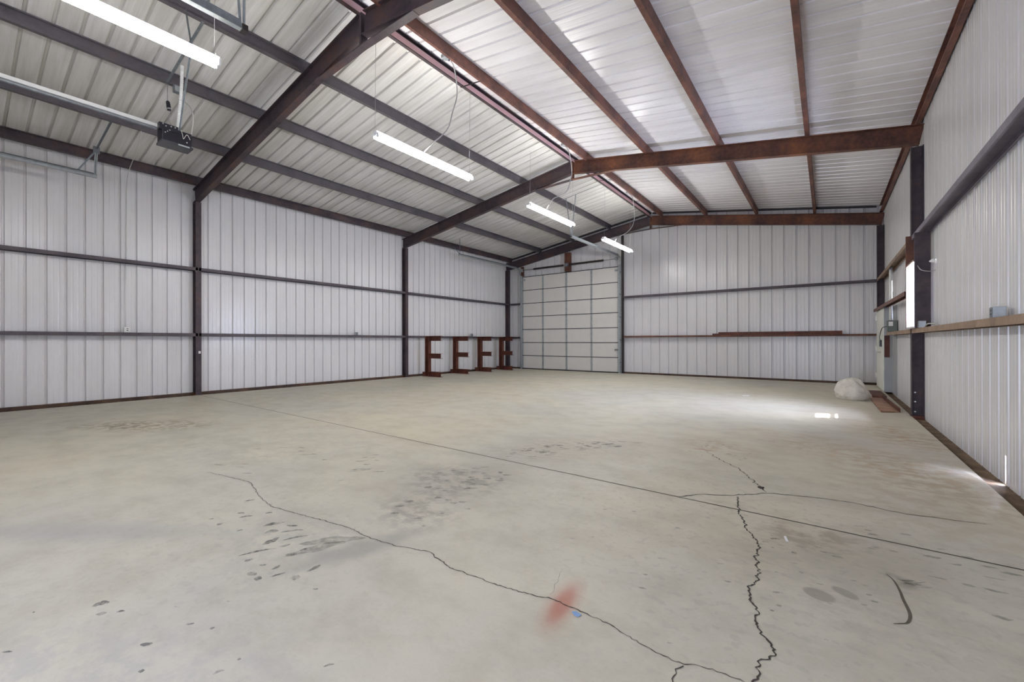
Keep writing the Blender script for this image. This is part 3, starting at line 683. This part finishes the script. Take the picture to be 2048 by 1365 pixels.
# ------------------------------------------------------------------ cantilever racks
def rack(x0, y, ln, label):
    t = thing('cantilever_rack', (x0, y, 0), label, 'rack', 'rusty racks along the left wall')
    h = 1.475; d = .17; bf = .15; tf = .011; tw = .008
    bm = BM()
    add_box(bm, (x0, y - bf / 2, .0), (x0 + tf, y + bf / 2, h)); add_box(bm, (x0 + d - tf, y - bf / 2, .0), (x0 + d, y + bf / 2, h)); add_box(bm, (x0 + tf, y - tw / 2, 0), (x0 + d - tf, y + tw / 2, h))
    obj('upright', bm, 'rust', t)
    for z, nm, xa in ((0.0, 'base_arm', x0 + d), (.66, 'middle_arm', x0 + d), (1.295, 'top_arm', x0 + d)):
        bm = BM(); xb = x0 + ln; ah = .18
        add_box(bm, (xa, y - .07, z), (xb + (.03 if nm != 'top_arm' else 0), y + .07, z + tf)); add_box(bm, (xa, y - .07, z + ah - tf), (xb + (.03 if nm == 'base_arm' else .02), y + .07, z + ah)); add_box(bm, (xa, y - tw / 2, z + tf), (xb, y + tw / 2, z + ah - tf))
        obj(nm, bm, 'rust', t)
    bm = add_box(BM(), (x0 - .13, y - .07, 0), (x0, y + .07, .16)); obj('heel', bm, 'rust', t)
rack(.26, 11.88, .70, 'rusty cantilever rack nearest the camera, beside the second left column')
rack(.055, 13.75, .71, 'second rusty cantilever rack from the column, with deep base arm')
rack(.11, 15.35, .66, 'third rusty cantilever rack from the column, one before the corner column')
rack(.21, 16.86, .65, 'farthest rusty cantilever rack, standing in front of the black corner column')

# ------------------------------------------------------------------ rusty channels on the back girt
def cbar(x0, x1, y, z, h, w, label):
    bm = add_poly(BM(), cprof(h, w, 0.0, .008, flip=-1), (x0, y, z), (x1, y, z))
    return tag(origin(obj('steel_channel', bm, 'rust'), (x0, y, z)), label, 'steel channel', 'rusty channels lying on the back girt')
cbar(8.12, 11.2, 18.17, ZLO + .001, .055, .05, 'longer thin rusty channel on back girt, its end sticking out at left')
cbar(8.31, 11.42, 18.095, ZLO + .001, .10, .06, 'taller red rusty channel lying on the back girt, in front of the thinner one')

# ------------------------------------------------------------------ window with its steel frame
w = thing('window_1', (XW, 10.69, 1.5), 'small bright window between steel jambs in right wall', 'window'); del w['category']; w['kind'] = 'structure'
ya, yb, za, zb = WIN
def frame_bars(name, x0, x1, ya, yb, za, zb, t, mat):
    bm = BM()
    add_box(bm, (x0, ya, za), (x1, ya + t, zb)); add_box(bm, (x0, yb - t, za), (x1, yb, zb))
    add_box(bm, (x0, ya + t, za), (x1, yb - t, za + t)); add_box(bm, (x0, ya + t, zb - t), (x1, yb - t, zb))
    return obj(name, bm, mat, w)
frame_bars('window_frame', XW - .02, XW + .05, ya - .01, yb + .01, za - .01, zb + .01, .035, 'vinyl')
zm = 2.03
frame_bars('upper_sash', XW + .02, XW + .045, ya + .025, yb - .025, zm - .02, zb - .025, .03, 'vinyl')
frame_bars('lower_sash', XW - .01, XW + .015, ya + .025, yb - .025, za + .025, zm + .02, .03, 'vinyl')
bm = BM(); q = [bm.verts.new((XW + .03, y, z)) for y, z in ((ya + .05, zm), (yb - .05, zm), (yb - .05, zb - .05), (ya + .05, zb - .05))]; bm.faces.new(q); obj('pane', bm, 'glass', w)
bm = BM(); q = [bm.verts.new((XW + .003, y, z)) for y, z in ((ya + .05, za + .05), (yb - .05, za + .05), (yb - .05, zm), (ya + .05, zm))]; bm.faces.new(q); obj('pane', bm, 'glass', w)
def jamb(name, y, x0, z0, z1, mat, out):
    bm = BM(); add_box(bm, (x0, y, z0), (XW - .022, y + .006, z1)); add_box(bm, (x0, y + .006, z0), (x0 + .006, y + .05, z1)); add_box(bm, (XW - .03, y + .006, z0), (XW - .022, y + .05, z1))
    return obj(name, bm, mat, w)
jamb('near_jamb', 10.29, 12.10, ZLO + .002, ZH - .075, 'frame', 1)
jamb('far_jamb', 11.035, 12.075, ZLO + .002, ZH - .002, 'frame_rust', 1)
bm = add_box(BM(), (12.08, 11.022, ZLO + .03), (XW - .022, 11.034, 2.53)); obj('jamb_liner', bm, simple('primed_liner', (.42, .36, .375), .55, var=.12, vscale=6), w, 'pinkish white liner on the far jamb')
bm = add_box(BM(), (12.085, 10.297, 2.53), (XW - .022, 11.034, 2.56)); obj('header', bm, 'girt_tan', w)
bm = add_box(BM(), (12.075, 10.30, ZLO + .003), (XW - .022, 11.034, ZLO + .028)); obj('sill', bm, 'vinyl', w)

# ------------------------------------------------------------------ walk door
d = thing('door_1', (12.14, 16.9, 0), 'pale walk door at the far end of right wall', 'door'); del d['category']; d['kind'] = 'structure'
bm = add_box(BM(), (12.12, 15.86, .02), (12.16, 17.82, 2.13)); obj('leaf', bm, 'doorw', d)
bm = add_box(BM(), (12.135, 15.80, 0), (XW - .002, 15.86, 2.15)); obj('near_jamb', bm, 'doorg', d, 'grey near jamb')
bm = BM(); add_box(bm, (12.125, 17.82, 0), (XW - .002, 17.88, 2.15)); add_box(bm, (12.125, 15.86, 2.13), (XW - .002, 17.82, 2.16)); obj('jamb', bm, 'doorw', d)
bm = add_box(BM(), (XW - .012, 14.98, -.02), (XW - .002, 15.80, 2.12)); obj('side_panel', bm, 'doorg', d, 'grey flat sheet beside the walk door')
for z in (.25, 1.0, 1.85):
    bm = add_box(BM(), (12.09, 17.70, z), (12.13, 17.86, z + .13)); obj('hinge', bm, 'white', d)
bm = add_box(BM(), (12.085, 16.2, 1.13), (12.12, 16.45, 1.30)); obj('lock', bm, 'black', d, 'black keypad lock')
bm = BM(); add_tube(bm, [(12.12, 16.5, .98), (12.06, 16.5, .98)], .014, 8); add_tube(bm, [(12.06, 16.5, .98), (12.06, 16.36, .98)], .011, 8); obj('handle', bm, 'galv', d)
# lead from electrical box to the lock
t = thing('electrical_box', (12.2, 14.85, ZLO), 'grey-green electrical box on lower right girt, beside the walk door', 'electrical box')
bm = add_box(BM(), (12.12, 14.75, ZLO + .001), (12.278, 15.05, ZLO + .27)); obj('box', bm, simple('grey_green_paint', (.12, .145, .13), .5), t, bevel=.006)
bm = add_box(BM(), (12.135, 14.735, ZLO + .14), (12.205, 14.75, ZLO + .24)); obj('cover_plate', bm, 'white', t, 'white plate')
bm = BM(); add_tube(bm, spline([(12.12, 14.95, ZLO + .14), (12.06, 15.2, ZLO + .10), (12.05, 15.6, ZLO - .05), (12.07, 16.1, 1.36), (12.10, 16.3, 1.28)], 8), .008, 6); obj('cable', bm, 'black', t)
bm = BM(); add_tube(bm, [(12.205, 15.16, ZLO + .002), (12.205, 15.16, 3.045)], .032, 10)
tag(origin(obj('conduit', bm, 'white'), (12.205, 15.16, 1.48)), 'white vertical pipe on right wall above the electrical box', 'conduit')
bm = add_box(BM(), (12.10, 15.25, .88), (12.19, 15.262, 1.405))
tag(origin(obj('steel_plate', bm, 'rust'), (12.14, 15.25, .88)), 'narrow dark red plate hanging below the lower girt end at walk door', 'steel plate')

# small electrical boxes and outlets
def small_box(loc, sx, sy, sz, label, mat='galv', face=None, cat='outlet box'):
    x, y, z = loc
    t = thing('outlet_box', loc, label, cat, 'small metal boxes')
    bm = add_box(BM(), (x - sx / 2, y - sy / 2, z), (x + sx / 2, y + sy / 2, z + sz)); obj('box', bm, mat, t, bevel=.004)
    fx = x + (sx / 2 + .003) * face
    bm = add_box(BM(), (min(fx, x + sx / 2 * face), y - sy * .42, z + sz * .08), (max(fx, x + sx / 2 * face), y + sy * .42, z + sz * .92)); obj('cover', bm, 'white' if mat == 'white' else 'galv_dark', t); cov = LAST[0]
    for dz in (.3, .62):
        bm = add_box(BM(), (min(fx, fx + .002 * face), y - sy * .13, z + sz * dz), (max(fx, fx + .002 * face), y + sy * .13, z + sz * (dz + .14))); obj('socket', bm, 'black' if mat == 'white' else 'dark', cov)
small_box((-.06, 2.62, ZLO + .001), .06, .12, .115, 'white outlet box on lower left girt, nearest the camera', 'white', 1)
small_box((-.06, 8.89, ZLO + .001), .06, .10, .10, 'grey outlet box on lower left girt, halfway between the left columns', 'galv', 1)
small_box((-.06, 15.1, ZLO + .001), .06, .12, .12, 'grey outlet box on lower left girt above the rusty racks', 'galv', 1)
small_box((12.215, 6.38, ZLO + .001), .075, .115, .105, 'grey outlet box on tan right girt, nearest the camera', 'galv', -1)
small_box((12.165, 10.19, ZLO + .001), .075, .13, .105, 'grey outlet box at the foot of the window jamb', 'galv', -1)
bm = BM(); add_tube(bm, [(-.168, 2.62, ZLO + .001), (-.168, 2.62, 2.975)], .013, 8)
tag(origin(obj('conduit', bm, 'white'), (-.168, 2.62, 1.48)), 'thin white pipe on left wall above the white outlet box', 'conduit')
bm = BM(); add_tube(bm, spline([(12.185, 10.08, ZLO + .015), (12.19, 9.9, ZLO + .05), (12.21, 9.6, ZLO + .045), (12.22, 9.2, ZLO + .012)], 6), .009, 6)
tag(origin(obj('loose_cable', bm, 'lwire'), (12.2, 9.6, 1.5)), 'loose tan cable lying on right girt in front of the window jamb', 'cable')
bm = BM(); add_tube(bm, [(12.30, 10.05, 2.49), (12.255, 10.05, 2.49), (12.225, 10.05, 2.48)], [.034, .03, .008], 10)
tag(origin(obj('wall_knob', bm, 'white'), (12.27, 10.05, 2.49)), 'small white sensor on right wall beside the window jamb', 'knob')  # small white knob-like piece of unknown use
bm = BM(); add_tube(bm, spline([(12.13, 10.282, 2.46), (12.16, 10.2, 2.38), (12.23, 10.1, 2.34), (12.293, 10.05, 2.345)], 6), .006, 6)
tag(origin(obj('loose_cable', bm, 'wire'), (12.2, 10.1, 2.35)), 'short wire curving from the window jamb to right wall', 'cable')
t = thing('wall_vent', (12.25, 5.62, 2.6), 'black box on right wall at the frame edge, under the overhead girt', 'vent')
bm = add_box(BM(), (12.23, 5.30, 2.50), (12.285, 5.66, 2.70)); obj('housing', bm, 'black', t)
bm = BM()
for k in range(3): add_box(bm, (12.225, 5.32, 2.52 + .06 * k), (12.23, 5.64, 2.54 + .06 * k))
obj('louvre', bm, 'black', t)
bm = add_box(BM(), (12.24, 5.30, 2.38), (12.285, 5.62, 2.41)); obj('sill', bm, 'galv', t)
bm = add_box(BM(), (12.24, 5.56, 2.43), (12.285, 5.62, 2.49)); obj('bracket', bm, 'dark', t)

t = thing('column_tag', (.002, Y1, 1.0), 'small white tag stuck on the near left column', 'tag')
bm = add_box(BM(), (.0005, Y1 - .005, .995), (.006, Y1 + .045, 1.055)); obj('tag_face', bm, 'white', t)

# ------------------------------------------------------------------ sack and scrap on the floor
def sack_mesh():
    bm = BM(); bmesh.ops.create_icosphere(bm, subdivisions=5, radius=1)
    for v in bm.verts:
        p = v.co.copy(); n = p.normalized()
        # slumped sack: flat bottom, broad, one low shoulder to the right
        k = 1 + .07 * noise.noise(n * 1.7 + V((3, 1, 0))) + .025 * noise.noise(n * 4.5) + .008 * noise.noise(n * 13)
        x, y, z = n.x * .30 * k, n.y * .40 * k, n.z * .26 * k
        if n.z < -.45: z = -.26 * .52
        sag = max(0, n.x) ** 2
        z -= sag * .05
        crease = .02 * math.sin(n.x * 9 + n.y * 6 + 3 * noise.noise(n * 2))
        z += crease * max(0, n.z + .3)
        v.co = (x, y, z + .135)
    # two gathered corners
    for cx, cy, cz, amt in ((-.30, .05, .16, .06), (.27, -.18, .10, .06)):
        c = V((cx, cy, cz)); out = V((cx, cy, .0)).normalized()
        for v in bm.verts:
            d = (v.co - c).length
            if d < .13: v.co += out * amt * (1 - d / .13) ** 2
    for v in bm.verts: v.co.z = max(v.co.z, 0.001)
    for f in bm.faces: f.smooth = True
    bmesh.ops.rotate(bm, verts=bm.verts, cent=(0, 0, 0), matrix=Matrix.Rotation(.35, 3, 'Z'))
    bmesh.ops.scale(bm, verts=bm.verts, vec=(.86, .9, 1.15))
    return bm
sk = obj('sack', sack_mesh(), 'sack'); sk.location = (11.48, 13.38, 0)
tag(sk, 'slumped white woven sack lying on the concrete near the walk door', 'sack')
bm = BM()
q = [(11.79, 11.27), (12.03, 11.45), (11.98, 14.0), (11.78, 14.0)]
A = [bm.verts.new((x, y, .004)) for x, y in q]; B = [bm.verts.new((x, y, .012 + (.02 if i == 0 else 0))) for i, (x, y) in enumerate(q)]
bm.faces.new(A[::-1]); bm.faces.new(B)
for i in range(4): bm.faces.new((A[i], A[(i + 1) % 4], B[(i + 1) % 4], B[i]))
t = thing('rusty_plate', (11.87, 12.2, 0), 'rusty orange steel angle lying on the floor beside the white sack', 'steel plate')
obj('flat_leg', bm, steel('orange_rust', (.16, .08, .045), (.34, .19, .12), (.42, .27, .19), (.35, .5, .7), 3), t)
bm = BM(); add_poly(bm, [(0, 0), (.012, 0), (.012, .075), (0, .075)], (12.03, 11.45, .004), (11.985, 14.0, .004)); obj('upright_leg', bm, 'rust', t)
bm = add_box(BM(), (11.84, 14.1, .002), (12.06, 15.6, .045))
tag(origin(obj('dark_plate', bm, 'rust'), (11.92, 14.3, 0)), 'dark brown steel bar on the floor behind the white sack', 'steel plate')
# scraps
def scrap(name, pts, z, mat, label, cat):
    bm = BM(); A = [bm.verts.new((x, y, .0022)) for x, y in pts]; B = [bm.verts.new((x, y, z)) for x, y in pts]; n = len(pts)
    bm.faces.new(A[::-1]); bm.faces.new(B)
    for i in range(n): bm.faces.new((A[i], A[(i + 1) % n], B[(i + 1) % n], B[i]))
    cx = sum(p[0] for p in pts) / n; cy = sum(p[1] for p in pts) / n
    return tag(origin(obj(name, bm, mat), (cx, cy, 0)), label, cat)
scrap('tape_scrap', [(10.192, 1.998), (10.206, 2.014), (10.236, 2.006), (10.231, 1.981), (10.213, 1.980)], .004, 'blue', 'small blue scrap of tape on the concrete beside the red paint mark', 'tape')
scrap('leaf_scrap', [(10.635, 4.79), (10.655, 4.765), (10.675, 4.76), (10.665, 4.785), (10.68, 4.80), (10.65, 4.805)], .012, 'leaf', 'small dark scrap on the concrete near the crack junction', 'scrap')
scrap('white_chip', [(10.873, 3.70), (10.89, 3.62), (10.902, 3.625), (10.885, 3.71)], .006, 'chip', 'small white chip on concrete, just right of the zigzag crack', 'chip')
scrap('white_scrap', [(9.62, 12.55), (9.70, 12.50), (9.76, 12.58), (9.68, 12.64)], .012, 'chip', 'tiny white scrap on the far floor before the back wall', 'scrap')

# ------------------------------------------------------------------ daylight
wd = bpy.data.worlds.new('world'); S.world = wd; wd.use_nodes = True
bg = wd.node_tree.nodes['Background']; bg.inputs[0].default_value = (.67, .75, 1, 1); bg.inputs[1].default_value = 215
sun = bpy.data.lights.new('sun', 'SUN'); sun.energy = 40; sun.angle = .009; sun.color = (1, .97, .93)
so = bpy.data.objects.new('sun', sun); COL.objects.link(so)
so.rotation_euler = V((-.57, -.23, -1)).to_track_quat('-Z', 'Y').to_euler(); so.location = (20, 14, 12)
pl = bpy.data.lights.new('window_portal', 'AREA'); pl.shape = 'RECTANGLE'; pl.size = yb - ya; pl.size_y = zb - za
pl.cycles.is_portal = True
po = bpy.data.objects.new('window_portal', pl); COL.objects.link(po); po.location = (XW + .07, (ya + yb) / 2, (za + zb) / 2)
po.rotation_euler = V((-1, 0, 0)).to_track_quat('-Z', 'Z').to_euler()

pl = bpy.data.lights.new('fill_gap_portal', 'AREA'); pl.shape = 'RECTANGLE'; pl.size = FILL_GAP[1] - FILL_GAP[0]; pl.size_y = FILL_GAP[3]  # sky portal for the added fill-light gap
pl.cycles.is_portal = True
po = bpy.data.objects.new('fill_gap_portal', pl); COL.objects.link(po); po.location = ((FILL_GAP[0] + FILL_GAP[1]) / 2, YF - .06, FILL_GAP[3] / 2)
po.rotation_euler = V((0, 1, 0)).to_track_quat('-Z', 'Z').to_euler()

# ------------------------------------------------------------------ camera
F, CX, CY, YAW, PIT, ROL = 875.9, 848.7, 682.0, -.7434, .001, -.0014
s, c = math.sin(YAW), math.cos(YAW)
fwd, rgt, upv = V((s, c, 0)), V((c, -s, 0)), V((0, 0, 1))
f2 = fwd * math.cos(PIT) + upv * math.sin(PIT); u2 = upv * math.cos(PIT) - fwd * math.sin(PIT)
R_ = rgt * math.cos(ROL) + u2 * math.sin(ROL); U_ = u2 * math.cos(ROL) - rgt * math.sin(ROL)
cd = bpy.data.cameras.new('camera'); cd.sensor_width = 36; cd.lens = F / 2048 * 36
cd.shift_x = (1024 - CX) / 2048; cd.shift_y = (CY - 682.5) / 2048
cd.clip_start = .05
co = bpy.data.objects.new('camera', cd); COL.objects.link(co)
m = Matrix((R_, U_, -f2)).transposed().to_4x4(); m.translation = CAM
co.matrix_world = m
S.camera = co

S.view_settings.view_transform = 'Standard'; S.view_settings.look = 'None'
S.view_settings.gamma = 1; S.view_settings.use_curve_mapping = False
S.view_settings.exposure = 0.15
S.cycles.diffuse_bounces = 8; S.cycles.max_bounces = 12; S.cycles.glossy_bounces = 4; S.cycles.transparent_max_bounces = 8
S.cycles.caustics_reflective = False; S.cycles.caustics_refractive = False
S.cycles.sample_clamp_indirect = 6
